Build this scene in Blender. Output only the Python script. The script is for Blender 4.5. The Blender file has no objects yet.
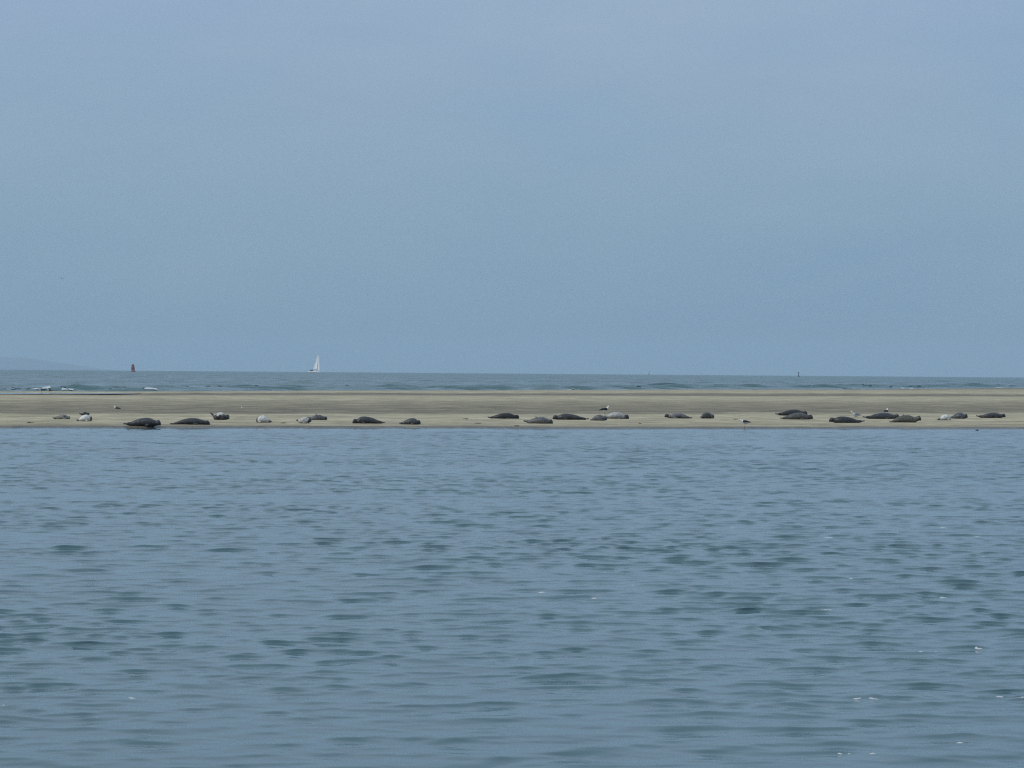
import bpy, math, random
import numpy as np
from mathutils import Vector, Matrix, Euler

scene = bpy.context.scene
COL = scene.collection
RNG = np.random.default_rng(7)
random.seed(7)

# ------------------------------------------------------------------ camera
F = 2400.0                      # focal length in pixels of the 1024 px wide frame
H = 2.6                         # eye height over the water: a person on a small boat
W_PX, H_PX = 1024, 768
PITCH = -12.5 / F
ROLL = math.radians(0.44)
cam_data = bpy.data.cameras.new('camera')
cam_data.sensor_width = 36.0
cam_data.sensor_fit = 'HORIZONTAL'
cam_data.lens = 36.0 * F / W_PX
cam_data.clip_start = 0.1
cam_data.clip_end = 60000.0
cam = bpy.data.objects.new('camera', cam_data)
COL.objects.link(cam)
CAM_M = (Matrix.Rotation(math.pi / 2 + PITCH, 3, 'X') @ Matrix.Rotation(ROLL, 3, 'Z'))
cam.matrix_world = Matrix.Translation((0, 0, H)) @ CAM_M.to_4x4()
scene.camera = cam

# ------------------------------------------------------------------ sky, sun, exposure
SUN_EL, SUN_AZ = math.radians(40), math.radians(-108)       # azimuth from +Y towards +X
world = bpy.data.worlds.new('World')
scene.world = world
world.use_nodes = True
nt = world.node_tree
nt.nodes.clear()
def N(tree, kind, **props):
    n = tree.nodes.new(kind)
    for k, v in props.items():
        setattr(n, k, v)
    return n
out = N(nt, 'ShaderNodeOutputWorld')
bg = N(nt, 'ShaderNodeBackground')
sky = N(nt, 'ShaderNodeTexSky', sky_type='NISHITA', sun_disc=False)
sky.sun_elevation = SUN_EL
sky.sun_rotation = SUN_AZ
sky.air_density = 1.0
sky.dust_density = 4.0
skymul = N(nt, 'ShaderNodeMix', data_type='RGBA', blend_type='MULTIPLY')
skymul.inputs[0].default_value = 1.0
skymul.inputs[7].default_value = (0.9, 0.9, 0.9, 1)
tc = N(nt, 'ShaderNodeTexCoord')
sep = N(nt, 'ShaderNodeSeparateXYZ')
ramp = N(nt, 'ShaderNodeValToRGB')
cr = ramp.color_ramp
cr.elements[0].position = 0.0
cr.elements[0].color = (2.55, 3.95, 5.45, 1)
cr.elements[1].position = 1.0
cr.elements[1].color = (5.4, 6.7, 7.9, 1)
for p, c in ((0.07, (2.80, 4.18, 5.55, 1)), (0.16, (3.30, 4.48, 6.20, 1)), (0.45, (4.4, 5.7, 7.3, 1))):
    e = cr.elements.new(p)
    e.color = c
noise = N(nt, 'ShaderNodeTexNoise')
noise.inputs['Scale'].default_value = 1.5
noise.inputs['Detail'].default_value = 6.0
noise.inputs['Roughness'].default_value = 0.66
mp = N(nt, 'ShaderNodeMapping')
mp.inputs['Scale'].default_value = (1.0, 1.0, 3.0)
mp.inputs['Location'].default_value = (3.4, -0.8, 0.2)
mr = N(nt, 'ShaderNodeValToRGB')             # thicker, greyer veil / thinner, bluer veil
mr.color_ramp.elements[0].position = 0.38
mr.color_ramp.elements[0].color = (0.88, 0.93, 0.985, 1)
mr.color_ramp.elements[1].position = 0.62
mr.color_ramp.elements[1].color = (1.12, 1.07, 1.015, 1)
cloud = N(nt, 'ShaderNodeMix', data_type='RGBA', blend_type='MULTIPLY')
cloud.inputs[0].default_value = 1.0
mix = N(nt, 'ShaderNodeMix', data_type='RGBA')
mix.inputs[0].default_value = 0.90          # nine tenths cloud veil, one tenth clear sky
L = nt.links
L.new(tc.outputs['Generated'], sep.inputs[0])
L.new(sep.outputs['Z'], ramp.inputs['Fac'])
L.new(tc.outputs['Generated'], mp.inputs['Vector'])
L.new(mp.outputs['Vector'], noise.inputs['Vector'])
L.new(noise.outputs['Fac'], mr.inputs['Fac'])
L.new(ramp.outputs['Color'], cloud.inputs[6])
L.new(mr.outputs['Color'], cloud.inputs[7])
L.new(sky.outputs['Color'], skymul.inputs[6])
L.new(skymul.outputs[2], mix.inputs[6])
L.new(cloud.outputs[2], mix.inputs[7])
L.new(mix.outputs[2], bg.inputs['Color'])
bg.inputs['Strength'].default_value = 0.1
L.new(bg.outputs[0], out.inputs['Surface'])

sun_data = bpy.data.lights.new('sun', 'SUN')
sun_data.energy = 1.45
sun_data.angle = math.radians(25)
sun_data.color = (1.0, 0.96, 0.90)
sun = bpy.data.objects.new('sun', sun_data)
COL.objects.link(sun)
sdir = Vector((math.sin(SUN_AZ) * math.cos(SUN_EL), math.cos(SUN_AZ) * math.cos(SUN_EL), math.sin(SUN_EL)))
sun.rotation_euler = sdir.to_track_quat('Z', 'Y').to_euler()
sun.location = (0, 0, 60)

scene.view_settings.view_transform = 'Standard'
scene.view_settings.look = 'None'
scene.view_settings.exposure = 0.0
scene.view_settings.gamma = 1.0
scene.view_settings.use_curve_mapping = False
scene.render.engine = 'CYCLES'
scene.cycles.use_denoising = False
scene.cycles.max_bounces = 6
scene.cycles.volume_bounces = 1
scene.cycles.filter_width = 1.2

# ------------------------------------------------------------------ helpers
R_EARTH = 7430000.0             # with the usual refraction
def smooth(a, b, x):
    t = np.clip((x - a) / (b - a), 0, 1)
    return t * t * (3 - 2 * t)

class Field:
    """soft random field: a sum of sines in many directions, about -1..1"""
    def __init__(self, scale, n=14, seed=0, stretch=1.0):
        r = np.random.default_rng(seed)
        lam = scale * np.exp(r.uniform(-0.7, 0.7, n))
        th = r.uniform(0, 2 * math.pi, n)
        self.kx = 2 * math.pi / lam * np.cos(th) / stretch
        self.ky = 2 * math.pi / lam * np.sin(th)
        self.ph = r.uniform(0, 2 * math.pi, n)
        self.n = n
    def __call__(self, x, y):
        v = np.zeros_like(np.asarray(x, dtype=float))
        for kx, ky, p in zip(self.kx, self.ky, self.ph):
            v = v + np.sin(kx * x + ky * y + p)
        return v / math.sqrt(self.n) * 0.9

def mesh_from(name, verts, faces):
    me = bpy.data.meshes.new(name)
    me.from_pydata([tuple(v) for v in verts], [], faces)
    me.update()
    return me

def grid_mesh(name, X, Y, Z, smooth_shade=True):
    r, c = X.shape
    co = np.stack([X, Y, Z], -1).reshape(-1, 3).astype(np.float32)
    i = np.arange(r * c, dtype=np.int32).reshape(r, c)
    q = np.stack([i[:-1, :-1], i[:-1, 1:], i[1:, 1:], i[1:, :-1]], -1).reshape(-1)
    n = q.size // 4
    me = bpy.data.meshes.new(name)
    me.vertices.add(r * c)
    me.vertices.foreach_set('co', co.reshape(-1))
    me.loops.add(q.size)
    me.loops.foreach_set('vertex_index', q)
    me.polygons.add(n)
    me.polygons.foreach_set('loop_start', np.arange(0, q.size, 4, dtype=np.int32))
    me.polygons.foreach_set('use_smooth', np.full(n, smooth_shade))
    me.update(calc_edges=True)
    return me

def add_obj(name, me, material=None, parent=None, label=None, category=None, group=None, kind=None):
    o = bpy.data.objects.new(name, me)
    COL.objects.link(o)
    if material is not None and me is not None:
        me.materials.append(material)
    if parent is not None:
        o.parent = parent
    for k, v in (('label', label), ('category', category), ('group', group), ('kind', kind)):
        if v:
            o[k] = v
    return o

def point_attr(me, name, vals):
    a = me.attributes.new(name, 'FLOAT', 'POINT')
    a.data.foreach_set('value', np.asarray(vals, dtype=np.float32).reshape(-1))

def color_attr(me, name, rgb):
    a = me.attributes.new(name, 'FLOAT_COLOR', 'POINT')
    rgba = np.ones((len(rgb), 4), dtype=np.float32)
    rgba[:, :3] = rgb
    a.data.foreach_set('color', rgba.reshape(-1))

def ray(px, py):
    """direction of a pixel"""
    d = CAM_M @ Vector(((px - W_PX / 2) / F, -(py - H_PX / 2) / F, -1.0))
    return d
def at_dist(px, py, d):
    r = ray(px, py)
    k = d / r.y
    return Vector((r.x * k, d, H + r.z * k))

def new_mat(name):
    m = bpy.data.materials.new(name)
    m.use_nodes = True
    t = m.node_tree
    return m, t, t.nodes['Principled BSDF']

def plain(name, color, rough=0.6, spec=0.4, var=0.15, scale=8.0):
    """a painted or natural surface with slight uneven colour"""
    m, t, b = new_mat(name)
    co = N(t, 'ShaderNodeTexCoord')
    nz = N(t, 'ShaderNodeTexNoise')
    nz.inputs['Scale'].default_value = scale
    nz.inputs['Detail'].default_value = 5
    rg = N(t, 'ShaderNodeMapRange')
    rg.inputs['To Min'].default_value = 1 - var
    rg.inputs['To Max'].default_value = 1 + var
    mx = N(t, 'ShaderNodeMix', data_type='RGBA', blend_type='MULTIPLY')
    mx.inputs[0].default_value = 1
    mx.inputs[6].default_value = (*color, 1)
    t.links.new(co.outputs['Object'], nz.inputs['Vector'])
    t.links.new(nz.outputs['Fac'], rg.inputs['Value'])
    t.links.new(rg.outputs['Result'], mx.inputs[7])
    t.links.new(mx.outputs[2], b.inputs['Base Color'])
    b.inputs['Roughness'].default_value = rough
    b.inputs['Specular IOR Level'].default_value = spec
    return m

# ------------------------------------------------------------------ the lie of the land
wig1, wig2 = Field(9, seed=1), Field(1.6, seed=2)
def shore(x):
    xc = np.clip(x, -160, 160)
    z0 = np.zeros_like(np.asarray(x, dtype=float))
    return 110.4 + 0.28 * xc + 0.45 * wig1(x, z0) + 0.10 * wig2(x, z0)
def tone(x):
    return np.maximum(133.6 + 0.464 * np.clip(x, -160, 160) + 0.8 * wig1(x * 0.6, x * 0 + 30), shore(x) + 8)
def runnel(x):
    return np.maximum(250 + 0.64 * np.clip(x, -160, 160) + 3 * wig1(x * .3, x * 0 + 60), tone(x) + 20)
def farshore(x):
    return np.maximum(322 + 1.62 * np.clip(x, -120, 160) + 8 * wig1(x * .2, x * 0 + 90), runnel(x) + 16)
sand_big, sand_mid, sand_small = Field(22, seed=3, stretch=2.2), Field(5, seed=4, stretch=1.8), Field(0.9, seed=5)
def sand_v(x, y):
    a, b, c, d = shore(x), tone(x), runnel(x), farshore(x)
    v = np.where(y < b, (y - a) / (b - a), np.where(y < c, 1 + (y - b) / (c - b), 2 + (y - c) / (d - c)))
    return v
PROF_V = [-0.8, -0.2, 0.0, 0.010, 0.10, 0.25, 1.0, 1.3, 1.7, 1.95, 2.15, 2.6, 3.0, 3.4, 6.0]
PROF_Z = [-1.2, -0.16, -0.012, 0.070, 0.095, 0.125, 0.25, 0.33, 0.36, 0.22, 0.36, 0.30, 0.0, -0.5, -2.5]
def sand_z(x, y):
    v = sand_v(x, y)
    z = np.interp(v, PROF_V, PROF_Z)
    up = smooth(0.03, 0.3, v) * (1 - smooth(2.5, 2.95, v))
    z = z + up * (0.022 * sand_big(x, y) + 0.012 * sand_mid(x, y)) + smooth(0.0, 0.05, v) * 0.004 * sand_small(x, y)
    # a shallow pool in the far left of the bar
    g = np.exp(-((x + 52) / 16.0) ** 4 - ((y - (216 + 0.64 * (x + 52))) / 7.0) ** 4)
    return z - 0.16 * g
def on_sand(px, py):
    """where the ray of a pixel meets the sand"""
    r = ray(px, py)
    lo, hi = 95.0, 420.0
    d = lo
    while d < hi:
        x, z = r.x / r.y * d, H + r.z / r.y * d
        if z <= max(float(sand_z(np.array([x]), np.array([d]))[0]), 0.0):
            return Vector((x, d, z))
        d += 0.1
    return Vector((r.x / r.y * hi, hi, 0))

# ------------------------------------------------------------------ materials of the setting
def water_mat(name, base, rough, scale, strength, dist, chop=False):
    m, t, b = new_mat(name)
    b.inputs['Base Color'].default_value = (*base, 1)
    b.inputs['Roughness'].default_value = rough
    b.inputs['IOR'].default_value = 1.33
    co = N(t, 'ShaderNodeTexCoord')
    mpn = N(t, 'ShaderNodeMapping')
    mpn.inputs['Scale'].default_value = (0.7, 1.0, 1.0)
    n1 = N(t, 'ShaderNodeTexNoise')
    n1.inputs['Scale'].default_value = scale
    n1.inputs['Detail'].default_value = 3
    n1.inputs['Roughness'].default_value = 0.5
    bm = N(t, 'ShaderNodeBump')
    bm.inputs['Strength'].default_value = strength
    bm.inputs['Distance'].default_value = dist
    t.links.new(co.outputs['Object'], mpn.inputs['Vector'])
    t.links.new(mpn.outputs['Vector'], n1.inputs['Vector'])
    t.links.new(n1.outputs['Fac'], bm.inputs['Height'])
    t.links.new(bm.outputs['Normal'], b.inputs['Normal'])
    # slow drift of silt: the colour of the water itself is uneven
    n2 = N(t, 'ShaderNodeTexNoise')
    n2.inputs['Scale'].default_value = 0.06
    n2.inputs['Detail'].default_value = 3
    rg = N(t, 'ShaderNodeMapRange')
    rg.inputs['To Min'].default_value = 0.9
    rg.inputs['To Max'].default_value = 1.1
    mx = N(t, 'ShaderNodeMix', data_type='RGBA', blend_type='MULTIPLY')
    mx.inputs[0].default_value = 1
    mx.inputs[6].default_value = (*base, 1)
    t.links.new(co.outputs['Object'], n2.inputs['Vector'])
    t.links.new(n2.outputs['Fac'], rg.inputs['Value'])
    t.links.new(rg.outputs['Result'], mx.inputs[7])
    t.links.new(mx.outputs[2], b.inputs['Base Color'])
    if chop:                                               # waves too small for the mesh
        ac = N(t, 'ShaderNodeAttribute', attribute_name='chop')
        t.links.new(ac.outputs['Fac'], b.inputs['Roughness'])
    return m
MAT_WATER = water_mat('channel_water', (0.082, 0.145, 0.166), 0.03, 15.0, 0.16, 0.02)
MAT_SEA = water_mat('sea_water', (0.048, 0.112, 0.120), 0.12, 0.9, 0.9, 0.15, True)

def sand_mat():
    m, t, b = new_mat('sand')
    at = N(t, 'ShaderNodeAttribute', attribute_name='damp')
    co = N(t, 'ShaderNodeTexCoord')
    n1 = N(t, 'ShaderNodeTexNoise')
    n1.inputs['Scale'].default_value = 0.35
    n1.inputs['Detail'].default_value = 6
    n1.inputs['Roughness'].default_value = 0.6
    n3 = N(t, 'ShaderNodeTexNoise')
    n3.inputs['Scale'].default_value = 1.7
    n3.inputs['Detail'].default_value = 6
    mul = N(t, 'ShaderNodeMath', operation='MULTIPLY_ADD')
    mul.inputs[1].default_value = 1.2
    mul.inputs[2].default_value = -0.60
    addn = N(t, 'ShaderNodeMath', operation='ADD', use_clamp=True)
    rp = N(t, 'ShaderNodeValToRGB')
    e = rp.color_ramp.elements
    e[0].position, e[0].color = 0.0, (0.515, 0.452, 0.312, 1)
    e[1].position, e[1].color = 1.0, (0.115, 0.105, 0.088, 1)
    k = e.new(0.45)
    k.color = (0.30, 0.262, 0.182, 1)
    k = e.new(0.75)
    k.color = (0.188, 0.162, 0.115, 1)
    rg = N(t, 'ShaderNodeMapRange')
    rg.inputs['From Min'].default_value = 0.25
    rg.inputs['From Max'].default_value = 0.75
    rg.inputs['To Min'].default_value = 0.78
    rg.inputs['To Max'].default_value = 1.22
    mx = N(t, 'ShaderNodeMix', data_type='RGBA', blend_type='MULTIPLY')
    mx.inputs[0].default_value = 1
    rr = N(t, 'ShaderNodeMapRange')
    rr.inputs['From Min'].default_value = 0.7
    rr.inputs['To Min'].default_value = 0.92
    rr.inputs['To Max'].default_value = 0.25
    bm = N(t, 'ShaderNodeBump')
    bm.inputs['Strength'].default_value = 0.4
    bm.inputs['Distance'].default_value = 0.02
    lk = t.links.new
    lk(co.outputs['Object'], n1.inputs['Vector'])
    lk(co.outputs['Object'], n3.inputs['Vector'])
    lk(n1.outputs['Fac'], mul.inputs[0])
    lk(at.outputs['Fac'], addn.inputs[0])
    lk(mul.outputs[0], addn.inputs[1])
    lk(addn.outputs[0], rp.inputs['Fac'])
    lk(n3.outputs['Fac'], rg.inputs['Value'])
    lk(rp.outputs['Color'], mx.inputs[6])
    lk(rg.outputs['Result'], mx.inputs[7])
    lk(mx.outputs[2], b.inputs['Base Color'])
    lk(at.outputs['Fac'], rr.inputs['Value'])
    lk(rr.outputs['Result'], b.inputs['Roughness'])
    lk(n3.outputs['Fac'], bm.inputs['Height'])
    lk(bm.outputs['Normal'], b.inputs['Normal'])
    b.inputs['Specular IOR Level'].default_value = 0.2
    return m
MAT_SAND = sand_mat()
MAT_SURF = plain('surf', (0.50, 0.53, 0.54), 0.9, 0.2, 0.25, 1.5)
MAT_FOAM = plain('foam', (0.78, 0.80, 0.80), 0.9, 0.2, 0.12, 3.0)

# ------------------------------------------------------------------ the tidal channel in front
def wave_set(n, lam0, lam1, peak, width, rms_slope, spread, heading, seed):
    r = np.random.default_rng(seed)
    lam = np.exp(np.linspace(math.log(lam0), math.log(lam1), n) + r.uniform(-0.05, 0.05, n))
    th = heading + r.normal(0, spread, n)
    s = np.exp(-(np.log(lam / peak)) ** 2 / (2 * width ** 2))
    s *= rms_slope / math.sqrt(np.sum(s * s) / 2)
    k = 2 * math.pi / lam
    return lam, k, np.cos(th), np.sin(th), s / k, r.uniform(0, 2 * math.pi, n)

def tgrid(dense, nd, wide, nw):
    a = np.linspace(-dense, dense, nd)
    b = dense + (wide - dense) * np.linspace(0, 1, nw + 1)[1:] ** 1.6
    return np.concatenate([-b[::-1], a, b])

def build_channel():
    rows = [11.5]
    while rows[-1] < 150:
        d = rows[-1]
        rows.append(d + (0.028 + 0.0010 * (d - 11.5) if d < 122 else 2.0))
    rows = np.concatenate([[-60, -20, 0, 6, 9, 10.5], np.array(rows)])
    t = tgrid(0.265, 570, 2.2, 20)
    T, Y = np.meshgrid(t, rows)
    X = T * np.maximum(Y, 11.5)
    step = np.maximum(np.gradient(rows)[:, None] * np.ones_like(T), np.abs(np.gradient(t))[None, :] * np.maximum(Y, 11.5))
    lam, k, cx, cy, A, ph = wave_set(96, 0.14, 3.2, 0.32, 0.78, 0.122, 0.42, -math.pi / 2 + 0.10, 11)
    calm = smooth(0.3, 6.0, shore(X) - Y)                  # the lee of the bar is nearly flat
    patch_a, patch_b = Field(16, seed=21, stretch=2.0), Field(2.6, seed=22, stretch=1.2)
    gust = np.clip(0.95 + 0.10 * patch_a(X, Y) + 0.18 * patch_b(X, Y), 0.5, 1.32) * (1 - 0.2 * smooth(0, 5, X) * (1 - smooth(25, 50, Y)))
    gust2 = np.clip(1.0 + 0.3 * Field(9, seed=23, stretch=2.5)(X, Y), 0.5, 1.6)
    DX, DY, Z = np.zeros_like(X), np.zeros_like(X), np.zeros_like(X)
    reach_far = 1 + 0.4 * smooth(38, 80, Y)                # the wind reaches the open middle of the channel
    for i in range(len(lam)):
        fade = np.clip((lam[i] / step - 2.0) / 1.6, 0, 1)
        amp = A[i] * fade * (gust2 if lam[i] < 0.7 else gust) * reach_far
        p = k[i] * (cx[i] * X + cy[i] * Y) + ph[i]
        Z += amp * np.cos(p)
        sn = amp * np.sin(p) * 1.1
        DX -= cx[i] * sn
        DY -= cy[i] * sn
    # peaked crests between flat troughs
    sg = float(Z[(Y > 15) & (Y < 60)].std())
    Z = 1.35 * sg * np.logaddexp(0, 1.4 * (Z / sg + 0.1)) / 1.4 - 0.8 * sg
    Z = 3.3 * sg * np.tanh(Z / (3.3 * sg))
    # the longer chop shows in the nearest water
    lam, k, cx, cy, A, ph = wave_set(30, 0.35, 1.5, 0.62, 0.4, 0.058, 0.42, -math.pi / 2 + 0.2, 13)
    reach = 1 - smooth(28, 60, Y)
    for i in range(len(lam)):
        p = k[i] * (cx[i] * X + cy[i] * Y) + ph[i]
        Z += A[i] * reach * np.cos(p)
        DY -= cy[i] * A[i] * reach * np.sin(p) * 1.4
    lam, k, cx, cy, A, ph = wave_set(34, 0.13, 0.5, 0.20, 0.5, 0.045, 0.55, -math.pi / 2 - 0.15, 12)
    for i in range(len(lam)):
        amp = A[i] * np.clip((lam[i] / step - 2.5) / 2.0, 0, 1) * gust2
        p = k[i] * (cx[i] * X + cy[i] * Y) + ph[i]
        Z += amp * np.cos(p)
        DY -= cy[i] * amp * np.sin(p)
    near = smooth(-30, 8, Y)
    # single steeper waves that stand out of the chop: pixel, half-width m, height m
    for px, py, w, hgt in ((385, 578, .55, .085), (430, 577, .4, .06), (378, 692, .30, .075), (120, 742, .40, .075), (50, 629, .33, .06),
                           (116, 659, .22, .06), (757, 629, .13, .075), (765, 704, .28, .055), (866, 696, .14, .055), (640, 697, .2, .05),
                           (985, 743, .16, .04), (904, 752, .2, .045), (70, 692, .3, .05), (40, 765, .3, .08), (490, 762, .25, .06), (210, 703, .3, .05)):
        r = ray(px, py)
        kk = -H / r.z
        x0, y0 = r.x * kk, r.y * kk
        sel = (np.abs(X - x0) < 3 * w) & (np.abs(Y - y0) < 2.0)
        yy = Y[sel] - y0 - 0.10 * np.sin(2.2 * (X[sel] - x0) / w + px)
        Z[sel] += 0.28 * hgt * np.exp(-((X[sel] - x0) / w) ** 2) * np.exp(-(yy / 0.15) ** 2)
    Z *= calm * near
    X2, Y2 = X + DX * calm * near, Y + DY * calm * near - 1.9 * Z       # fronts lean towards the boat
    me = grid_mesh('tidal_channel', X2, Y2, Z)
    add_obj('tidal_channel', me, MAT_WATER, kind='structure', label='grey blue rippled water in front of the sandbar')
    return X2, Y2, Z
CH_X, CH_Y, CH_Z = build_channel()

# flecks of foam adrift on the channel, most of them to the right
def build_flecks():
    verts, faces = [], []
    pts = [(552, 592), (606, 599), (640, 585), (940, 597), (838, 555), (847, 538), (818, 538), (985, 536), (983, 557), (950, 573), (852, 578),
           (718, 528), (835, 610), (924, 597), (977, 649), (923, 652), (1010, 697), (876, 698), (979, 741), (843, 754), (855, 754), (3, 706), (110, 717), (115, 697),
           (960, 528), (690, 590)]
    for px, py in pts:
        r = ray(px, py)
        kk = -H / r.z
        x0, y0 = r.x * kk, r.y * kk
        i = int(np.argmin(np.abs(CH_Y[:, CH_Y.shape[1] // 2] - y0)))
        j = int(np.argmin(np.abs(CH_X[i] - x0)))
        for _ in range(random.randint(1, 2)):
            jj = min(max(j + random.randint(-8, 8), 0), CH_X.shape[1] - 1)
            ii = min(max(i + random.randint(-2, 2), 0), CH_X.shape[0] - 1)
            cx, cy, cz = CH_X[ii, jj], CH_Y[ii, jj], CH_Z[ii, jj] + 0.001
            L_ = y0 / F * random.uniform(1.2, 4.5)
            w_ = L_ * random.uniform(0.8, 1.6)
            a0 = random.uniform(0, 6.28)
            s = len(verts)
            n = 9
            i0, i1 = max(ii - 14, 0), ii + 15
            j0, j1 = max(jj - 16, 0), jj + 17
            lx, ly, lz = CH_X[i0:i1, j0:j1].ravel(), CH_Y[i0:i1, j0:j1].ravel(), CH_Z[i0:i1, j0:j1].ravel()
            def wz(x, y):
                return lz[np.argmin((lx - x) ** 2 + (ly - y) ** 2)]
            for q in range(n):
                a = a0 + q * 2 * math.pi / n
                m = random.uniform(0.45, 1.2)
                vx, vy = cx + 1.5 * L_ * m * math.cos(a), cy + w_ * m * math.sin(a)
                verts.append((vx, vy, wz(vx, vy) - 0.002))
            verts.append((cx, cy, cz + 0.006))
            for q in range(n):
                faces.append((s + q, s + (q + 1) % n, s + n))
    me = mesh_from('foam_flecks', verts, faces)
    add_obj('foam_flecks', me, MAT_SURF, kind='stuff', label='small white foam flecks drifting on the channel water', category='foam')
build_flecks()

# ------------------------------------------------------------------ the sandbar
def build_sand():
    ra = np.concatenate([np.arange(80, 98, 2.0), np.arange(98, 124, 0.16), np.arange(124, 160, 0.5), np.arange(160, 300, 2.0), np.arange(300, 760, 4.0)])
    t = tgrid(0.27, 270, 2.2, 22)
    T, Yr = np.meshgrid(t, ra)
    X = T * Yr
    # the rows follow the slanting shore so that its little step stays crisp
    Y = Yr + np.clip(0.28 * np.clip(X, -160, 160), -60, 60) * (1 - smooth(150, 320, Yr))
    Z = sand_z(X, Y)
    v = sand_v(X, Y)
    wob = v + 0.03 * sand_mid(X, Y) * smooth(.1, .4, v) + 0.03 * sand_big(X, Y) * smooth(.3, .8, v)
    damp = np.interp(wob, [-.1, 0.0, 0.012, 0.022, 0.08, 0.3, 0.6, 0.92, 0.98, 1.02, 1.06, 1.16, 1.35, 1.50, 1.66, 1.80, 1.88, 1.98, 2.04, 2.1, 2.5, 2.9, 3.0],
                     [1.0, 1.0, 0.95, 0.50, 0.38, 0.26, 0.20, 0.26, 0.36, 0.66, 0.72, 0.66, 0.50, 0.28, 0.22, 0.42, 0.78, 0.85, 0.60, 0.22, 0.34, 0.75, 1.0])
    # puddled hollows near the edge stay darker
    damp = damp + 0.16 * np.clip(Field(3.2, seed=31, stretch=3)(X, Y) - 0.55, 0, 1) * (v < 1)
    me = grid_mesh('sandbar', X, Y, Z)
    point_attr(me, 'damp', np.clip(damp, 0, 1))
    add_obj('sandbar', me, MAT_SAND, kind='structure', label='low pale brown sandbar across the middle of the view')
    # the pool
    n = 60
    verts = []
    for q in range(n):
        a = 2 * math.pi * q / n
        x = -52 + 17 * math.cos(a)
        verts.append((x, 216 + 0.64 * (x + 52) + 7.5 * math.sin(a), 0.262))
    me = mesh_from('tide_pool', verts, [tuple(range(n))])
    add_obj('tide_pool', me, MAT_WATER, kind='structure', label='thin shallow pool on the far left of the sandbar')
build_sand()

# ------------------------------------------------------------------ the open sea beyond, on a round earth
def build_sea():
    rows = [215.0]
    while rows[-1] < 19000:
        d = rows[-1]
        rows.append(d + (0.68 + 0.0015 * (d - 215) if d < 1100 else 0.02 * d))
    rows = np.array(rows)
    t = tgrid(0.265, 310, 2.5, 18)
    T, Y = np.meshgrid(t, rows)
    X = T * Y
    step = np.maximum(np.gradient(rows)[:, None] * np.ones_like(T), 0.25 * np.abs(np.gradient(t))[None, :] * Y)
    lam, k, cx, cy, A, ph = wave_set(46, 1.8, 18, 6.0, 0.5, 0.13, 0.42, -math.pi / 2 - 0.25, 41)
    Z, DX, DY = np.zeros_like(X), np.zeros_like(X), np.zeros_like(X)
    out_d = Y - farshore(X)
    shoal = smooth(-2, 14, out_d)
    boost = 1 + 1.0 * np.exp(-((out_d - 28) / 40) ** 2)    # seas steepen over the shoal
    for i in range(len(lam)):
        fade = np.clip((lam[i] / step - 2.5) / 2.0, 0, 1)
        p = k[i] * (cx[i] * X + cy[i] * Y) + ph[i]
        amp = A[i] * fade
        Z += amp * np.cos(p)
        sn = amp * np.sin(p) * 0.85
        DX -= cx[i] * sn
        DY -= cy[i] * sn
    Z *= shoal * boost
    X2, Y2 = X + DX * shoal * boost, Y + DY * shoal * boost
    Zc = Z - (X * X + Y * Y) / (2 * R_EARTH)
    me = grid_mesh('open_sea', X2, Y2, Zc)
    point_attr(me, 'chop', 0.14 + 0.17 * smooth(350, 1500, Y))
    add_obj('open_sea', me, MAT_SEA, kind='structure', label='grey green open sea beyond the sandbar')
    # foam where crests are high over the shoal
    fol = Field(30, seed=51, stretch=1.5)(X, Y)
    side = 1 - smooth(-0.14, -0.03, T)                      # more surf to the left
    crest = Z > np.quantile(Z[(out_d > 5) & (out_d < 60) & (np.abs(T) < .27)], 0.86) * (1 + 0.5 * (1 - side))
    zone = (out_d > 3) & (out_d < 75) & (fol > -0.35 + 0.9 * (1 - side)) & (np.abs(T) < 0.27)
    lace = Field(1.8, seed=52)(X, Y) + 0.7 * Field(0.7, seed=53)(X, Y) > 0.05
    edge = (out_d > 0.5) & (out_d < 5.5) & (Field(14, seed=54)(X, Y) > 0.45 - 0.7 * side) & (np.abs(T) < 0.27)
    mask = ((crest & zone) | edge) & lace
    ii, jj = np.nonzero(mask[:-1, :-1] & (np.random.default_rng(3).random(mask[:-1, :-1].shape) > 0.5))
    verts, faces, seen = [], [], {}
    def vid(u, w):
        if (u, w) not in seen:
            seen[(u, w)] = len(verts)
            verts.append((X2[u, w] + random.uniform(-.2, .2), Y2[u, w] + random.uniform(-.12, .12), Zc[u, w] + random.uniform(0.03, 0.08)))
        return seen[(u, w)]
    for a, b in zip(ii, jj):
        faces.append((vid(a, b), vid(a, b + 1), vid(a + 1, b + 1), vid(a + 1, b)))
    print('surf foam quads', len(faces))
    me = mesh_from('surf_foam', verts, faces)
    add_obj('surf_foam', me, MAT_SURF, kind='stuff', label='white surf on the waves breaking along the far edge of the bar', category='surf')
build_sea()

# ------------------------------------------------------------------ the far headland
def build_headland():
    d0 = 26000.0
    x = np.linspace(-12000, -4500, 90)
    y = np.linspace(d0 - 1500, d0 + 2400, 30)
    Xg, Yg = np.meshgrid(x, y)
    tpx = Xg / d0 * F + 512
    ridge = np.interp(tpx, [-800, -300, -80, 0, 18, 40, 60, 78, 95], [300, 240, 180, 150, 142, 112, 84, 56, 24])
    f1, f2 = Field(700, seed=61), Field(160, seed=62)
    prof = np.exp(-((Yg - d0) / 1100.0) ** 2)
    Z = ridge * prof + np.clip(ridge, 0, 60) / 60 * (5 * f1(Xg, Yg) + 2.0 * f2(Xg, Yg)) * prof - 26
    m = plain('headland_heath', (0.045, 0.05, 0.06), 0.95, 0.1, 0.4, 0.004)
    add_obj('headland', grid_mesh('headland', Xg, Yg, Z), m, kind='structure', label='faint blue headland low on the left horizon')
build_headland()

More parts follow.
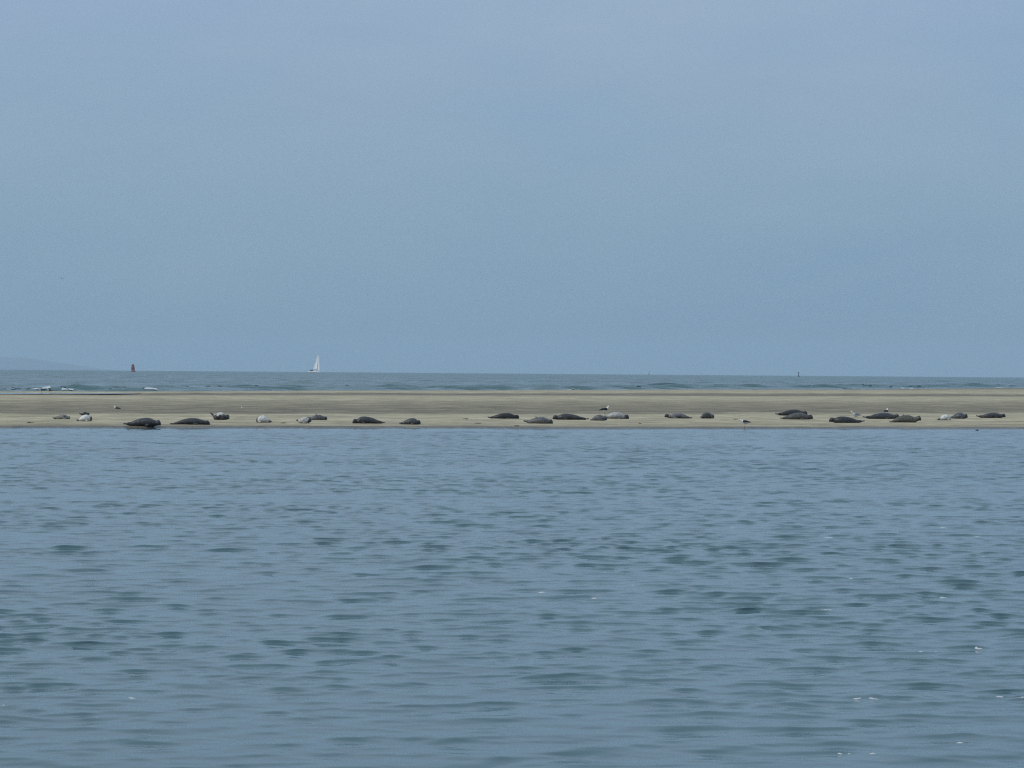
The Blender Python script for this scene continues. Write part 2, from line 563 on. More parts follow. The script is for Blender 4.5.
# ------------------------------------------------------------------ seals
def pelt_mat():
    m, t, b = new_mat('seal_pelt')
    at = N(t, 'ShaderNodeAttribute', attribute_name='pelt')
    co = N(t, 'ShaderNodeTexCoord')
    oi = N(t, 'ShaderNodeObjectInfo')
    addv = N(t, 'ShaderNodeVectorMath', operation='ADD')
    n1 = N(t, 'ShaderNodeTexNoise')
    n1.inputs['Scale'].default_value = 9
    n1.inputs['Detail'].default_value = 5
    n1.inputs['Roughness'].default_value = 0.65
    rg = N(t, 'ShaderNodeMapRange')
    rg.inputs['From Min'].default_value = 0.3
    rg.inputs['From Max'].default_value = 0.7
    rg.inputs['To Min'].default_value = 0.6
    rg.inputs['To Max'].default_value = 1.35
    mx = N(t, 'ShaderNodeMix', data_type='RGBA', blend_type='MULTIPLY')
    mx.inputs[0].default_value = 1
    n2 = N(t, 'ShaderNodeTexNoise')
    n2.inputs['Scale'].default_value = 60
    bm = N(t, 'ShaderNodeBump')
    bm.inputs['Strength'].default_value = 0.25
    bm.inputs['Distance'].default_value = 0.01
    lk = t.links.new
    lk(co.outputs['Object'], addv.inputs[0])
    lk(oi.outputs['Random'], addv.inputs[1])
    lk(addv.outputs[0], n1.inputs['Vector'])
    lk(n1.outputs['Fac'], rg.inputs['Value'])
    lk(at.outputs['Color'], mx.inputs[6])
    lk(rg.outputs['Result'], mx.inputs[7])
    lk(mx.outputs[2], b.inputs['Base Color'])
    lk(co.outputs['Object'], n2.inputs['Vector'])
    lk(n2.outputs['Fac'], bm.inputs['Height'])
    lk(bm.outputs['Normal'], b.inputs['Normal'])
    b.inputs['Roughness'].default_value = 0.42
    b.inputs['Specular IOR Level'].default_value = 0.35
    return m
MAT_PELT = pelt_mat()

def tube(verts, faces, rings):
    """closed surface through rings of equal count"""
    n = len(rings[0])
    s = len(verts)
    for r in rings:
        verts.extend(r)
    for a in range(len(rings) - 1):
        for b in range(n):
            c = (b + 1) % n
            faces.append((s + a * n + b, s + a * n + c, s + (a + 1) * n + c, s + (a + 1) * n + b))
    faces.append(tuple(s + b for b in range(n))[::-1])
    e = s + (len(rings) - 1) * n
    faces.append(tuple(e + b for b in range(n)))

def paddle(verts, faces, root, tip, w0, w1, thick, up):
    """a flat flipper from root to tip, wider towards the tip"""
    root, tip, up = Vector(root), Vector(tip), Vector(up)
    d = (tip - root).normalized()
    side = d.cross(up).normalized()
    nrm = side.cross(d).normalized()
    rings = []
    for f, wf in ((0, 1.0), (.35, 1.05), (.7, 1.0), (.92, .75), (1.0, .35)):
        w = (w0 + (w1 - w0) * f) * wf
        c = root.lerp(tip, f)
        th = thick * (1 - 0.35 * f)
        rings.append([tuple(c + side * (w * math.cos(a)) + nrm * (th * math.sin(a))) for a in [q * math.pi / 5 for q in range(10)]])
    tube(verts, faces, rings)

SEAL_S = [0.0, .06, .14, .25, .38, .50, .62, .72, .80, .86, .905, .94, .97, .99, 1.0]
SEAL_R = [.32, .41, .56, .76, .92, .99, 1.0, .89, .72, .60, .63, .63, .52, .38, .20]     # of the greatest half-height
def seal_mesh(name, L, Ht, hump=0.55, head_up=0.03, tail_up=0.012, bend=0.0, colors=None, flip_up=0.0, splay=0.5, roll=0.0, seed=0, line=0.0):
    rnd = random.Random(seed)
    Lb = L * 0.89                                        # the rest is hind flippers
    verts, faces = [], []
    rmax = Ht / 1.72
    rings = []
    def spine(s):
        x = (s - 0.5) * Lb + L * 0.055
        y = bend * Lb * ((s - 0.5) ** 2 * 2 - 0.15)
        rr = float(np.interp(s + (0.60 - hump) * 4 * s * (1 - s) * 0.6, SEAL_S, SEAL_R)) if 0.02 < s < .8 else float(np.interp(s, SEAL_S, SEAL_R))
        r = rr * rmax
        floor_r = 0.060 * L * (1.0 if s > .82 else 0.75)
        if s > .82 and s < .96:
            r = max(r, floor_r * 0.95)
        lift = head_up * smooth(.74, .94, np.array([s]))[0] + tail_up * (1 - smooth(0.0, .16, np.array([s]))[0])
        return x, y, r, lift
    for s in [0, .03, .06, .1, .14, .2, .26, .32, .38, .44, .5, .56, .62, .67, .72, .76, .80, .84, .87, .90, .92, .94, .96, .98, .992, 1.0]:
        x, y, r, lift = spine(s)
        wid = max(r * 1.14, 0.0) if s < .84 else r * 1.0
        c = 0.72 * r + lift
        ring = []
        for q in range(18):
            a = q * 2 * math.pi / 18
            sn = math.sin(a)
            z = c + (r * sn if sn > 0 else 0.72 * r * sn)
            zr = roll * 0.15 * r * math.cos(a)
            ring.append((x, y + wid * math.cos(a) * (1 + 0.05 * rnd.uniform(-1, 1)), z + zr))
        rings.append(ring)
    tube(verts, faces, rings)
    # hind flippers
    x0, y0, r0, l0 = spine(0.02)
    for sg in (-1, 1):
        zt = 0.05 + tail_up * 1.5 + (0.02 if sg > 0 else 0.0)
        paddle(verts, faces, (x0 + 0.02, y0 + sg * 0.02, 0.7 * r0 + l0), (x0 - L * 0.115, y0 + sg * (0.03 + 0.10 * splay), zt),
               0.04, 0.07, 0.03, (0, 0.5 * sg, 1) if tail_up > .03 else (0, 0.2 * sg, 1))
    # fore flippers
    xs, ys, rs, ls = spine(.70)
    for sg in (-1, 1):
        root = (xs, ys + sg * rs * 0.85, 0.5 * rs)
        if flip_up and sg == -1:                          # one flipper waved in the air
            paddle(verts, faces, (xs - .25 * L, ys - rs * .3, Ht * 0.80), (xs - .30 * L, ys - rs * .3, Ht + flip_up), .055, .05, .024, (1, 0, 0.2))
        else:
            paddle(verts, faces, root, (xs - 0.13 * L, ys + sg * (rs * 1.15 + 0.05), 0.035), .05, .055, .024, (0, sg * .6, 1))
    me = mesh_from(name + '_raw', verts, faces)
    tmp = bpy.data.objects.new('tmp', me)
    COL.objects.link(tmp)
    md = tmp.modifiers.new('r', 'REMESH')
    md.mode = 'VOXEL'
    md.voxel_size = 0.024
    sm = tmp.modifiers.new('s', 'SMOOTH')
    sm.factor = 0.5
    sm.iterations = 3
    dg = bpy.context.evaluated_depsgraph_get()
    res = bpy.data.meshes.new_from_object(tmp.evaluated_get(dg))
    res.name = name
    bpy.data.objects.remove(tmp)
    bpy.data.meshes.remove(me)
    for p in res.polygons:
        p.use_smooth = True
    # pelt colour: back, belly, head, tail, blotches
    n = len(res.vertices)
    co = np.empty(n * 3, dtype=np.float32)
    res.vertices.foreach_get('co', co)
    co = co.reshape(-1, 3)
    res.vertices.foreach_set('co', (co - np.array([0, 0, 0.0])).reshape(-1))
    back, belly, head, tail, blotch, amount = colors
    u = (co[:, 0] - L * 0.055) / Lb + 0.5
    hgt = co[:, 2] / Ht
    col = np.outer(np.ones(n), back)
    f1 = Field(0.35, seed=seed + 100)(co[:, 0], co[:, 2] * 1.3 + co[:, 1])
    f2 = Field(0.09, seed=seed + 200)(co[:, 0], co[:, 2] + co[:, 1] * .7)
    def blend(c, tgt, w):
        return c * (1 - w[:, None]) + np.outer(w, tgt)
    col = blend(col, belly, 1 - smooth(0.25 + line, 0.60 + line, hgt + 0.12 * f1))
    col = blend(col, blotch, amount * smooth(0.15, 0.75, f1 * 0.8 + f2 * 0.6))
    col = blend(col, head, smooth(0.80, 0.88, u + 0.02 * f2))
    col = blend(col, tail, 1 - smooth(0.02, 0.12, u + 0.02 * f2))
    # eyes and nose
    xh, yh, rh, lh = spine(.945)
    for sg in (-1, 1):
        e = np.array([xh, yh + sg * rh * .75, 0.72 * rh + lh + rh * .55])
        col = blend(col, (.01, .01, .01), (np.linalg.norm(co - e, axis=1) < 0.024).astype(float))
    e = np.array([spine(1.0)[0], yh, 0.72 * spine(1.0)[2] + lh])
    col = blend(col, (.012, .011, .011), (np.linalg.norm(co - e, axis=1) < 0.03).astype(float))
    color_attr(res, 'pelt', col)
    return res

DARK = (.036, .035, .037)
C_DARK = ((.046, .045, .048), (.030, .028, .027), (.030, .030, .032), (.030, .029, .030), (.085, .083, .084), .35)  # second tone, the belly, is darkened to paint in contact shadow along the underside
C_BLACK = ((.022, .023, .024), (.026, .026, .026), (.018, .018, .019), (.02, .02, .021), (.05, .05, .05), .25)
C_GREY = ((.115, .113, .118), (.13, .125, .118), (.06, .059, .06), (.06, .058, .056), (.05, .05, .053), .55)
C_SLATE = ((.085, .088, .098), (.10, .10, .105), (.035, .034, .035), (.045, .045, .048), (.05, .05, .055), .5)
C_BROWN = ((.095, .09, .072), (.11, .10, .08), (.055, .052, .042), (.06, .056, .046), (.045, .043, .036), .55)
C_DKBROWN = ((.045, .044, .034), (.06, .055, .042), (.035, .034, .028), (.035, .033, .026), (.09, .085, .065), .4)
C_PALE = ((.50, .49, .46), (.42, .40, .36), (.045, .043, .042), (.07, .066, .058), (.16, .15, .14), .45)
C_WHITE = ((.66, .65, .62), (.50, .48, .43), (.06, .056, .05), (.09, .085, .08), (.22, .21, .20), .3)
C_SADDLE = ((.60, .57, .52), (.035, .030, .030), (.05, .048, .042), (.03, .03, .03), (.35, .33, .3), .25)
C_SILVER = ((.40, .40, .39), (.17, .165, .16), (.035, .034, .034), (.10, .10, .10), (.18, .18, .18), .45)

# x0, x1, base y, top y in the photograph; which end the head is at; yaw; pelt; options; label
SEALS = [
    (52.5, 69, 419.6, 414.3, 'R', 10, ((.20, .195, .175), (.24, .23, .20), (.24, .23, .20), (.05, .05, .045), (.03, .03, .028), .9), dict(hump=.62),
     'small mottled grey seal with a dark flank, leftmost on the sandbar'),
    (76, 91, 421.7, 414.6, 'R', 12, C_WHITE, dict(hump=.62), 'whitish seal with a black head, second from the left end'),
    (79.5, 88.5, 415.6, 412.0, 'R', 25, C_BLACK, dict(hump=.5), 'small black seal lying just behind the whitish seal at far left'),
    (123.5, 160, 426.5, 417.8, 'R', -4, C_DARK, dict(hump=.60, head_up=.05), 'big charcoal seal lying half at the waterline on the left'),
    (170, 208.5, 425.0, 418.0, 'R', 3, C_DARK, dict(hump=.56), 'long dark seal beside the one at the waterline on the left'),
    (210, 228.5, 420.4, 412.6, 'R', -8, C_SADDLE, dict(hump=.5, tail_up=.20, line=.30), 'dark seal with a cream back and tail flippers lifted'),
    (256, 271, 423.0, 415.4, 'L', -14, C_WHITE, dict(hump=.56), 'short white seal with dark ends lying alone'),
    (296, 310.5, 423.8, 417.0, 'R', -18, C_PALE, dict(hump=.6, tail_up=.08), 'pale seal with a dark head in front of a slate grey one'),
    (307, 326.5, 420.4, 414.9, 'R', 6, C_SLATE, dict(hump=.55, flip_up=.07), 'slate grey seal with a flipper raised behind a pale seal'),
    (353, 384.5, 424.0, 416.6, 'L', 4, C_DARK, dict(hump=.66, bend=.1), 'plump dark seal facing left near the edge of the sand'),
    (399, 420, 425.0, 418.2, 'R', -8, ((.055, .06, .056), (.05, .05, .048), (.028, .028, .028), (.04, .04, .04), (.10, .105, .10), .5), dict(hump=.66),
     'stubby greenish dark seal near the water left of centre'),
    (488, 518.5, 419.2, 413.0, 'R', 2, C_BLACK, dict(hump=.60), 'sleek black seal alone near the centre of the bar'),
    (523.5, 552, 424.0, 417.0, 'R', -12, C_GREY, dict(hump=.62, tail_up=.06, flip_up=.03), 'mottled grey seal nearer the water right of the sleek black one'),
    (553.5, 589, 420.2, 413.6, 'L', 3, C_DARK, dict(hump=.66, tail_up=.02), 'long dark grey seal facing left with thin tail at centre'),
    (590, 606.5, 421.0, 414.6, 'R', -15, C_GREY, dict(hump=.55), 'small grey seal in front of a silvery one at centre'),
    (602, 628.5, 419.2, 412.2, 'R', -4, C_SILVER, dict(hump=.50), 'silvery seal with a black head beside a standing gull'),
    (665.5, 692.5, 418.8, 413.2, 'L', 5, ((.15, .145, .145), (.07, .068, .068), (.028, .028, .027), (.03, .03, .03), (.24, .23, .23), .4), dict(hump=.5, flip_up=.03),
     'grey backed seal with black head and black tail, right of centre'),
    (700, 713.5, 418.8, 412.4, 'R', 50, C_DKBROWN, dict(hump=.5, head_up=.02), 'short dark brown seal turned away, right of the grey backed seal'),
    (775.5, 807, 416.0, 409.6, 'R', 4, C_BLACK, dict(hump=.62, head_up=.06), 'dark seal at the back of the overlapping pair'),
    (780.5, 812.5, 420.0, 412.8, 'R', -2, ((.085, .084, .082), (.075, .073, .07), (.035, .035, .035), (.05, .05, .05), (.055, .055, .055), .4), dict(hump=.58),
     'grey seal at the front of the overlapping pair'),
    (830.5, 865.5, 423.3, 416.4, 'L', 6, ((.035, .035, .037), (.04, .039, .04), (.025, .025, .025), (.03, .03, .03), (.075, .075, .08), .35), dict(hump=.68),
     'dark seal facing left in front of a sitting white gull'),
    (863, 899, 419.4, 412.8, 'R', 4, ((.05, .05, .058), (.052, .05, .052), (.036, .036, .036), (.03, .03, .031), (.09, .09, .10), .4), dict(hump=.60),
     'dark seal with a gull standing on its far side'),
    (890.0, 920.5, 422.9, 415.0, 'R', -6, C_BROWN, dict(hump=.50, head_up=.13, flip_up=.06), 'brownish seal with raised head at right'),
    (938, 951.5, 420.6, 414.4, 'L', 20, ((.62, .61, .57), (.45, .43, .40), (.40, .38, .35), (.05, .05, .05), (.12, .12, .11), .35), dict(hump=.6, splay=.3),
     'small white seal curled against a grey one at right'),
    (951, 967.5, 419.2, 412.6, 'R', -10, C_SLATE, dict(hump=.50), 'grey seal with black head beside the small white one'),
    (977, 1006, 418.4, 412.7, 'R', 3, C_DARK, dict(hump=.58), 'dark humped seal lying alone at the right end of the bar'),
]
def build_seals():
    for i, (x0, x1, yb, yt, face, yaw, cols, opt, label) in enumerate(SEALS):
        xc = (x0 + x1) / 2
        p = on_sand(xc, yb - 0.4)
        sc = F / p.y
        yr = math.radians(yaw)
        Lp = (x1 - x0) / sc
        L_ = Lp / max(math.cos(yr), 0.5) * 1.05
        if abs(yaw) > 40:
            L_ = 1.15
        Ht = (yb - yt) / sc * 1.03
        Ht = min(max(Ht, 0.16 * L_), 0.48)
        if i == 23:
            face = 'R'
        rv = random.Random(i * 7 + 3)
        op = dict(head_up=max(0.0, .03 + rv.uniform(-.02, .045)), tail_up=max(0.0, rv.uniform(-.02, .06)), bend=rv.uniform(-.22, .22))
        op.update(opt)
        me = seal_mesh('seal', L_, Ht, colors=cols, seed=i + 1, **op)
        o = add_obj('seal', me, MAT_PELT, label=label, category='seal', group='seals hauled out on the sandbar')
        p.y += 0.16
        zz = float(sand_z(np.array([p.x]), np.array([p.y]))[0])
        o.rotation_euler = (0, 0, (0 if face == 'R' else math.pi) + yr)
        o.location = (p.x, p.y, zz - 0.025)
build_seals()

# ------------------------------------------------------------------ gulls
MAT_WHITE_F = plain('white_feather', (.72, .72, .70), .8, .2, .08, 20)
MAT_BLACK_F = plain('black_feather', (.022, .022, .024), .7, .3, .2, 20)
MAT_GREY_F = plain('grey_feather', (.30, .31, .33), .75, .2, .1, 20)
MAT_BILL = plain('yellow_bill', (.60, .38, .06), .5, .4, .1, 20)
MAT_LEG = plain('gull_leg', (.45, .32, .22), .6, .3, .1, 20)

def rings_along(pts, n=12):
    """pts: (x, z, half width, half height)"""
    rings = []
    for x, z, w, h_ in pts:
        rings.append([(x, w * math.cos(2 * math.pi * q / n), z + h_ * math.sin(2 * math.pi * q / n)) for q in range(n)])
    return rings
def shape(name, ringsets):
    v, f = [], []
    for r in ringsets:
        tube(v, f, r)
    me = mesh_from(name, v, f)
    for p in me.polygons:
        p.use_smooth = True
    return me

def gull(px, py, d, face_deg, size, mantle, label, sitting=False, z=None, head_low=False):
    root = add_obj('gull', None, label=label, category='bird', group='gulls on the sandbar')
    zb = 0.0 if sitting else 0.13
    hz = -0.06 if head_low else 0.0
    body = [(-.26, zb + .10, .012, .006), (-.20, zb + .105, .04, .015), (-.12, zb + .11, .075, .055), (-.03, zb + .115, .095, .085), (.06, zb + .13, .092, .088),
            (.12, zb + .165, .07, .075), (.16, zb + .21 + hz * .4, .048, .055), (.185, zb + .25 + hz * .8, .043, .048), (.21, zb + .275 + hz, .043, .044),
            (.24, zb + .278 + hz, .03, .03), (.258, zb + .274 + hz, .012, .014)]
    add_obj('body', shape('body', [rings_along(body)]), MAT_WHITE_F, root)
    add_obj('bill', shape('bill', [rings_along([(.25, zb + .272 + hz, .011, .014), (.29, zb + .268 + hz, .008, .011), (.315, zb + .258 + hz, .003, .005)], 8)]), MAT_BILL, root)
    for sg in (-1, 1):
        w = []
        for x, zz, y, hw, hh in ((.10, .155, .080, .012, .03), (.05, .16, .088, .016, .06), (-.05, .155, .082, .018, .06), (-.15, .14, .055, .014, .04), (-.26, .125, .02, .009, .02), (-.33, .115, .008, .004, .008)):
            w.append([(x, sg * y + hw * math.cos(2 * math.pi * q / 10), zb + zz + hh * math.sin(2 * math.pi * q / 10)) for q in range(10)])
        add_obj('wing', shape('wing', [w]), mantle, root)
        if not sitting:
            lg = [[(.01 + .008 * math.cos(q), sg * .035 + .008 * math.sin(q), zz) for q in (0, 1.57, 3.14, 4.71)] for zz in (0.0, .06, .15)]
            ft = [[(x, sg * .035 + wy * a, zz) for a, zz in ((-1, .0), (1, .0), (1, .008), (-1, .008))] for x, wy in ((-.005, .008), (.03, .02), (.055, .026))]
            add_obj('leg', shape('leg', [lg, ft]), MAT_LEG, root)
    # the back between the wings
    add_obj('back', shape('back', [rings_along([(-.22, zb + .13, .02, .012), (-.12, zb + .165, .055, .022), (0, zb + .19, .075, .028), (.08, zb + .205, .06, .022), (.115, zb + .21, .02, .008)], 10)]), mantle, root)
    p = at_dist(px, py, d) if d else on_sand(px, py)
    zz = z if z is not None else float(sand_z(np.array([p.x]), np.array([p.y]))[0])
    root.location = (p.x, p.y, zz - 0.003)
    root.rotation_euler = (0, 0, math.radians(face_deg))
    root.scale = (size, size, size)
    return root

gull(117, 412.3, None, 160, 0.78, MAT_BLACK_F, 'black backed gull standing on the dark sand above the charcoal seal')
gull(243, 410.4, None, 150, 0.5, MAT_GREY_F, 'tiny pale gull standing far back on the sand at left')
gull(604.6, 415.5, None, 35, 1.2, MAT_BLACK_F, 'black and white gull standing behind the silvery seal at centre')
gull(745, 427.0, None, 165, 0.92, MAT_BLACK_F, 'black backed gull stooping at the water edge, alone', head_low=True)
gull(855.5, 417.6, None, 205, 1.2, MAT_GREY_F, 'white gull sitting behind a dark seal at right', sitting=True)
gull(886, 416.0, None, 60, 1.0, MAT_BLACK_F, 'dark backed gull standing behind a dark seal at right')
gull(41.5, 393.2, None, 200, 1.15, MAT_BLACK_F, 'left one of two dark gulls by the far surf')
gull(49.5, 393.2, None, 190, 1.05, MAT_BLACK_F, 'right one of two dark gulls by the far surf')

def flying(px, py, d, face_deg, label):
    root = add_obj('gull', None, label=label, category='bird', group='gulls in flight')
    add_obj('body', shape('body', [rings_along([(-.28, 0, .03, .008), (-.18, 0, .05, .03), (0, 0, .07, .07), (.14, .01, .055, .055), (.2, .02, .045, .045), (.27, .02, .02, .02), (.31, .015, .004, .006)])]), MAT_WHITE_F, root)
    for sg in (-1, 1):
        w = []
        for y, x, zz, ch in ((.04, .05, .03, .10), (.22, .09, .12, .09), (.40, .06, .13, .075), (.58, -.04, .09, .05), (.70, -.14, .05, .012)):
            w.append([(x + ch * math.cos(2 * math.pi * q / 8), sg * y, zz + .012 * math.sin(2 * math.pi * q / 8)) for q in range(8)])
        add_obj('wing', shape('wing', [w]), MAT_BLACK_F, root)
    root.location = at_dist(px, py, d)
    root.rotation_euler = (0.25, 0, math.radians(face_deg))
flying(61.5, 278.6, 500, 60, 'tiny gull flying low in the sky at far left')
flying(477, 300.8, 650, 120, 'speck of a gull flying near the middle of the sky')

# a scrap of weed in the water at the right
def weed(px, py):
    r = ray(px, py)
    kk = -H / r.z
    v, f = [], []
    rnd = random.Random(5)
    for q in range(9):
        a = rnd.uniform(0, 6.28)
        paddle(v, f, (0, 0, .02), (.09 * math.cos(a), .09 * math.sin(a), rnd.uniform(.01, .07)), .015, .03, .008, (0, 0, 1))
    o = add_obj('seaweed', mesh_from('seaweed', v, f), plain('weed', (.03, .032, .018), .5, .4, .3, 12), label='small dark scrap of weed floating off the right end of the bar', category='seaweed')
    o.location = (r.x * kk, r.y * kk, -0.005)
weed(977, 430.8)
def scrap(px, py, size, seed, label):
    rnd = random.Random(seed)
    v, f = [], []
    for q in range(7):
        a = rnd.uniform(0, 6.28)
        L_ = size * rnd.uniform(.5, 1.0)
        paddle(v, f, (rnd.uniform(-.05, .05), rnd.uniform(-.05, .05), .015), (L_ * math.cos(a), L_ * math.sin(a), rnd.uniform(.008, .05)), .02, .035, .01, (0, 0, 1))
    o = add_obj('seaweed', mesh_from('seaweed', v, f), MAT_WEED, label=label, category='seaweed', group='weed scraps on the sand')
    p = on_sand(px, py)
    o.location = (p.x, p.y, float(sand_z(np.array([p.x]), np.array([p.y]))[0]) + 0.002)
MAT_WEED = plain('washed_weed', (.05, .047, .034), .7, .3, .3, 12)
for k, (px, py, sz, lb) in enumerate((
        (466, 419.3, .16, 'dark weed scrap on pale sand, left of the sleek black seal'),
        (478, 423.6, .20, 'thin weed scrap on the sand below and left of the sleek black seal'),
        (516, 426.2, .16, 'small weed scrap at the water edge left of the mottled grey seal'),
        (282, 423.5, .22, 'weed scrap between the short white seal and the pale dark-headed seal'),
        (30, 423.0, .22, 'weed scrap on the sand at the far left, beyond the last seal'),
        (735, 419.5, .20, 'weed scrap on the sand just behind the stooping gull'),
        (640, 423.8, .16, 'weed scrap on the sand right of and below the silvery seal'))):
    scrap(px, py, sz, k, lb)

# ------------------------------------------------------------------ boats and buoys far out
def sea_level(x, y):
    return -(x * x + y * y) / (2 * R_EARTH)
MAT_HULL = plain('hull_paint', (.72, .73, .72), .35, .5, .06, .5)
MAT_SAIL = plain('sail_cloth', (.86, .86, .86), .8, .2, .03, .4)
MAT_HOOD = plain('spray_hood_cloth', (.025, .05, .055), .8, .2, .15, 1)
MAT_DECK = plain('deck', (.45, .42, .36), .7, .3, .1, 1)
MAT_ALU = plain('mast_metal', (.42, .43, .45), .4, .5, .08, 1)
MAT_GLASS = plain('cabin_glass', (.015, .018, .02), .1, .5, .1, 1)

def sailboat(px, d, L_, mast_h, yaw, heel, label, sail_mat):
    root = add_obj('sailing_boat', None, label=label, category='boat', group='sailing boats out at sea')
    # hull: stations from stern to bow
    st = []
    for s in np.linspace(0, 1, 15):
        beam = 0.165 * L_ * (0.72 + 0.28 * math.sin(math.pi * min(s * 1.1, 1))) * (1 - max(0, (s - .55) / .45) ** 2.2) + 0.01
        free = 0.095 * L_ * (1 + 0.30 * s * s)
        x = (s - 0.5) * L_
        dep = 0.035 * L_ * math.sin(math.pi * max(.05, min(.95, s)))
        st.append([(x - (.03 * L_ if s == 0 else 0), sg * beam * b, zz) for sg, b, zz in
                   ((1, 1, free), (1, .97, free * .5), (1, .82, 0.0), (1, .45, -dep * .8), (-1, .45, -dep * .8), (-1, .82, 0.0), (-1, .97, free * .5), (-1, 1, free))])
    add_obj('hull', shape('hull', [st]), MAT_HULL, root)
    fz = 0.10 * L_
    cab = [[(x * L_, sg * w * L_, fz + zz * L_) for sg, w, zz in ((1, .085, 0), (1, .07, hh), (-1, .07, hh), (-1, .085, 0))] for x, hh in ((-.14, .045), (0.0, .045), (.16, .03), (.22, .006))]
    cabin = add_obj('cabin', shape('cabin', [cab]), MAT_HULL, root)
    for sg in (-1, 1):
        for k in range(3):
            x = (-.08 + k * .08) * L_
            b = [[(x + a, sg * (.081 * L_ + e), fz + zz) for a, zz in ((0, .012 * L_), (.05 * L_, .012 * L_), (.05 * L_, .03 * L_), (0, .03 * L_))] for e in (-.01, .02)]
            add_obj('window', shape('window', [b]), MAT_GLASS, cabin)
    hood = [[(x * L_, w * L_ * math.cos(a), fz + hh * L_ * math.sin(a)) for a in np.linspace(0, math.pi, 9)] for x, w, hh in ((-.42, .10, .055), (-.36, .115, .12), (-.2, .11, .13), (-.12, .09, .06))]
    add_obj('spray_hood', shape('spray_hood', [hood]), MAT_HOOD, root)
    mx = .17 * L_
    def pole(a, b, r):
        v, f = [], []
        a, b = Vector(a), Vector(b)
        dd = (b - a).normalized()
        s = dd.orthogonal().normalized()
        t_ = dd.cross(s)
        tube(v, f, [[tuple(c + s * r * math.cos(q * math.pi / 4) + t_ * r * math.sin(q * math.pi / 4)) for q in range(8)] for c in (a, b)])
        return v, f
    add_obj('mast', mesh_from('mast', *pole((mx, 0, fz), (mx, 0, mast_h), .11)), MAT_ALU, root)
    add_obj('boom', mesh_from('boom', *pole((mx, 0, fz + .11 * L_), (mx - .40 * L_, .05 * L_, fz + .12 * L_), .09)), MAT_ALU, root)
    def sail(name, c0, c1, c2, belly):
        """c0 tack, c1 clew, c2 head: a curved triangle with thickness"""
        c0, c1, c2 = map(Vector, (c0, c1, c2))
        rings = []
        for v_ in np.linspace(0, .985, 14):
            a, b = c0.lerp(c2, v_), c1.lerp(c2, v_)
            row = []
            for u in np.linspace(0, 1, 8):
                p = a.lerp(b, u)
                p.y += belly * math.sin(math.pi * u) * (1 - v_) ** .5
                row.append(p)
            rings.append([tuple(p + Vector((0, .012, 0))) for p in row] + [tuple(p - Vector((0, .012, 0))) for p in reversed(row)])
        return add_obj(name, shape(name, [rings]), sail_mat, root)
    sail('mainsail', (mx - .15, 0, fz + .14 * L_), (mx - .36 * L_, .03 * L_, fz + .15 * L_), (mx - .15, 0, mast_h - .2), .5)
    sail('jib', (.42 * L_, 0, fz + .06 * L_), (mx + .02 * L_, .05 * L_, fz + .09 * L_), (mx + .25, 0, mast_h * .96), .6)
    x = (px - W_PX / 2) / F * d
    root.location = (x, d, sea_level(x, d) - .02)
    root.rotation_euler = (math.radians(heel), 0, math.radians(yaw))
    return root
sailboat(314.5, 2500, 15.0, 21.0, -36, -9, 'white sailing boat with two sails left of centre on horizon', MAT_SAIL)
sailboat(649, 5600, 9.0, 10.5, 60, 3, 'very faint sailing boat far off right of centre on horizon', MAT_SAIL)

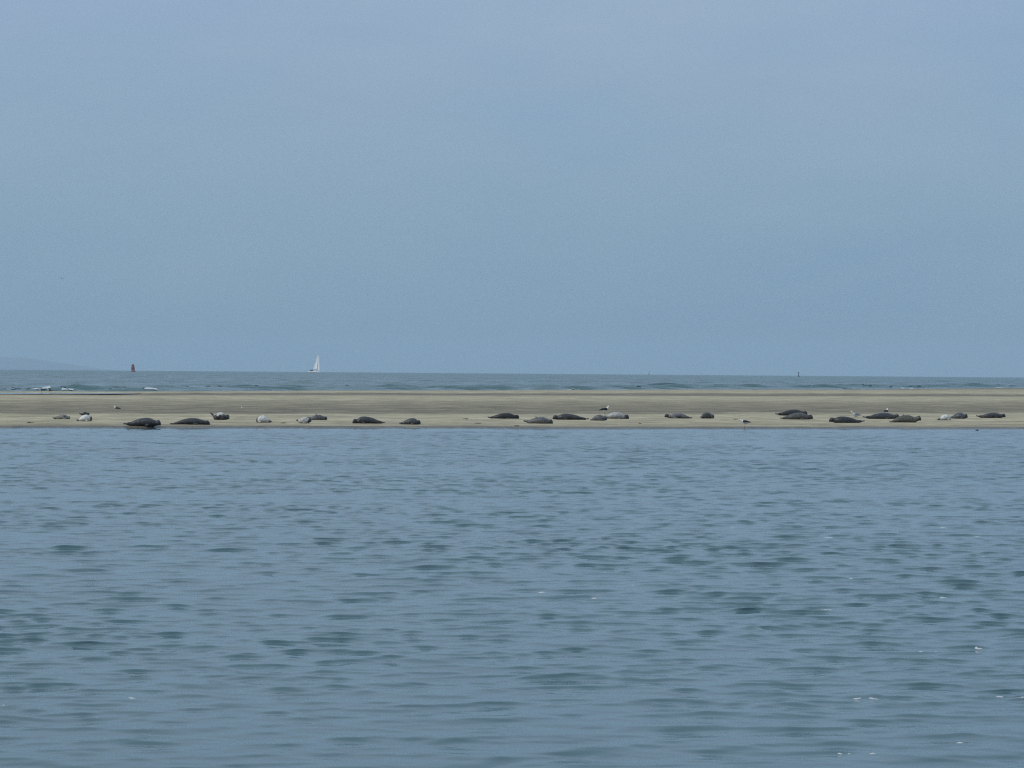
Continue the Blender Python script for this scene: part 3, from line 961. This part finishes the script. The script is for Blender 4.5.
MAT_RED = plain('buoy_red', (.30, .020, .045), .5, .4, .2, 2)
MAT_DARKMETAL = plain('buoy_dark', (.03, .03, .035), .6, .4, .2, 2)
def lathe(name, prof, n=20):
    return shape(name, [[[(r * math.cos(2 * math.pi * q / n), r * math.sin(2 * math.pi * q / n), z) for q in range(n)] for r, z in prof]])
def red_buoy(px, d):
    root = add_obj('buoy', None, label='large red channel buoy on the left horizon', category='buoy', group='buoys out at sea')
    add_obj('float', lathe('float', [(1.0, -.5), (1.75, -.3), (1.85, .2), (1.8, .7), (1.4, .95), (.4, 1.0)]), MAT_RED, root)
    for q in range(4):
        a = math.pi / 4 + q * math.pi / 2
        v, f = [], []
        tube(v, f, [[(math.cos(a) * r + .12 * math.cos(b), math.sin(a) * r + .12 * math.sin(b), z) for b in np.linspace(0, 2 * math.pi, 7)[:-1]] for r, z in ((1.4, .9), (1.0, 5.2))])
        add_obj('leg', mesh_from('leg', v, f), MAT_RED, root)
    add_obj('drum', lathe('drum', [(1.15, 1.4), (1.3, 1.5), (1.22, 4.4), (1.1, 4.9), (.5, 5.0)]), MAT_RED, root)
    add_obj('platform', lathe('platform', [(.95, 5.05), (1.0, 5.1), (1.0, 5.25), (.2, 5.3)]), MAT_DARKMETAL, root)
    add_obj('topmark', lathe('topmark', [(.9, 5.3), (.95, 5.35), (.92, 6.3), (.85, 6.35), (.1, 6.36)]), MAT_RED, root)
    add_obj('lantern', lathe('lantern', [(.16, 6.36), (.2, 6.5), (.18, 6.75), (.05, 6.85)]), MAT_DARKMETAL, root)
    x = (px - W_PX / 2) / F * d
    root.location = (x, d, sea_level(x, d))
    root.rotation_euler = (0.03, -0.04, 0.3)
    root.scale = (1.12, 1.12, 1.0)
red_buoy(133, 2000)
def spar_buoy(px, d):
    root = add_obj('buoy', None, label='small dark spar buoy on the right horizon', category='buoy', group='buoys out at sea')
    add_obj('float', lathe('float', [(.4, -.6), (.8, -.4), (.85, .5), (.6, .9), (.3, 1.0)]), MAT_DARKMETAL, root)
    add_obj('spar', lathe('spar', [(.42, .9), (.34, 3.0), (.30, 3.6), (.05, 3.65)]), MAT_DARKMETAL, root)
    add_obj('topmark', lathe('topmark', [(.1, 3.6), (.55, 3.75), (.55, 4.6), (.1, 4.75)]), MAT_DARKMETAL, root)
    x = (px - W_PX / 2) / F * d
    root.location = (x, d, sea_level(x, d))
spar_buoy(798.5, 2400)

# ------------------------------------------------------------------ the hazy air over all of it
def build_haze():
    a, b, c0, c1, z0, z1 = -30000, 30000, -400, 30000, -60, 330
    v = [(x, y, z) for z in (z0, z1) for x, y in ((a, c0), (b, c0), (b, c1), (a, c1))]
    f = [(3, 2, 1, 0), (4, 5, 6, 7), (0, 1, 5, 4), (1, 2, 6, 5), (2, 3, 7, 6), (3, 0, 4, 7)]
    m = bpy.data.materials.new('haze_air')
    m.use_nodes = True
    t = m.node_tree
    t.nodes.clear()
    o = N(t, 'ShaderNodeOutputMaterial')
    vol = N(t, 'ShaderNodeVolumePrincipled')
    vol.inputs['Color'].default_value = (.62, .775, .91, 1)
    vol.inputs['Density'].default_value = 9.0e-5
    vol.inputs['Density Attribute'].default_value = ''
    vol.inputs['Anisotropy'].default_value = 0.0
    t.links.new(vol.outputs[0], o.inputs['Volume'])
    add_obj('haze', mesh_from('haze', v, f), m, kind='stuff', label='thin sea haze over the water towards the horizon', category='haze')
build_haze()
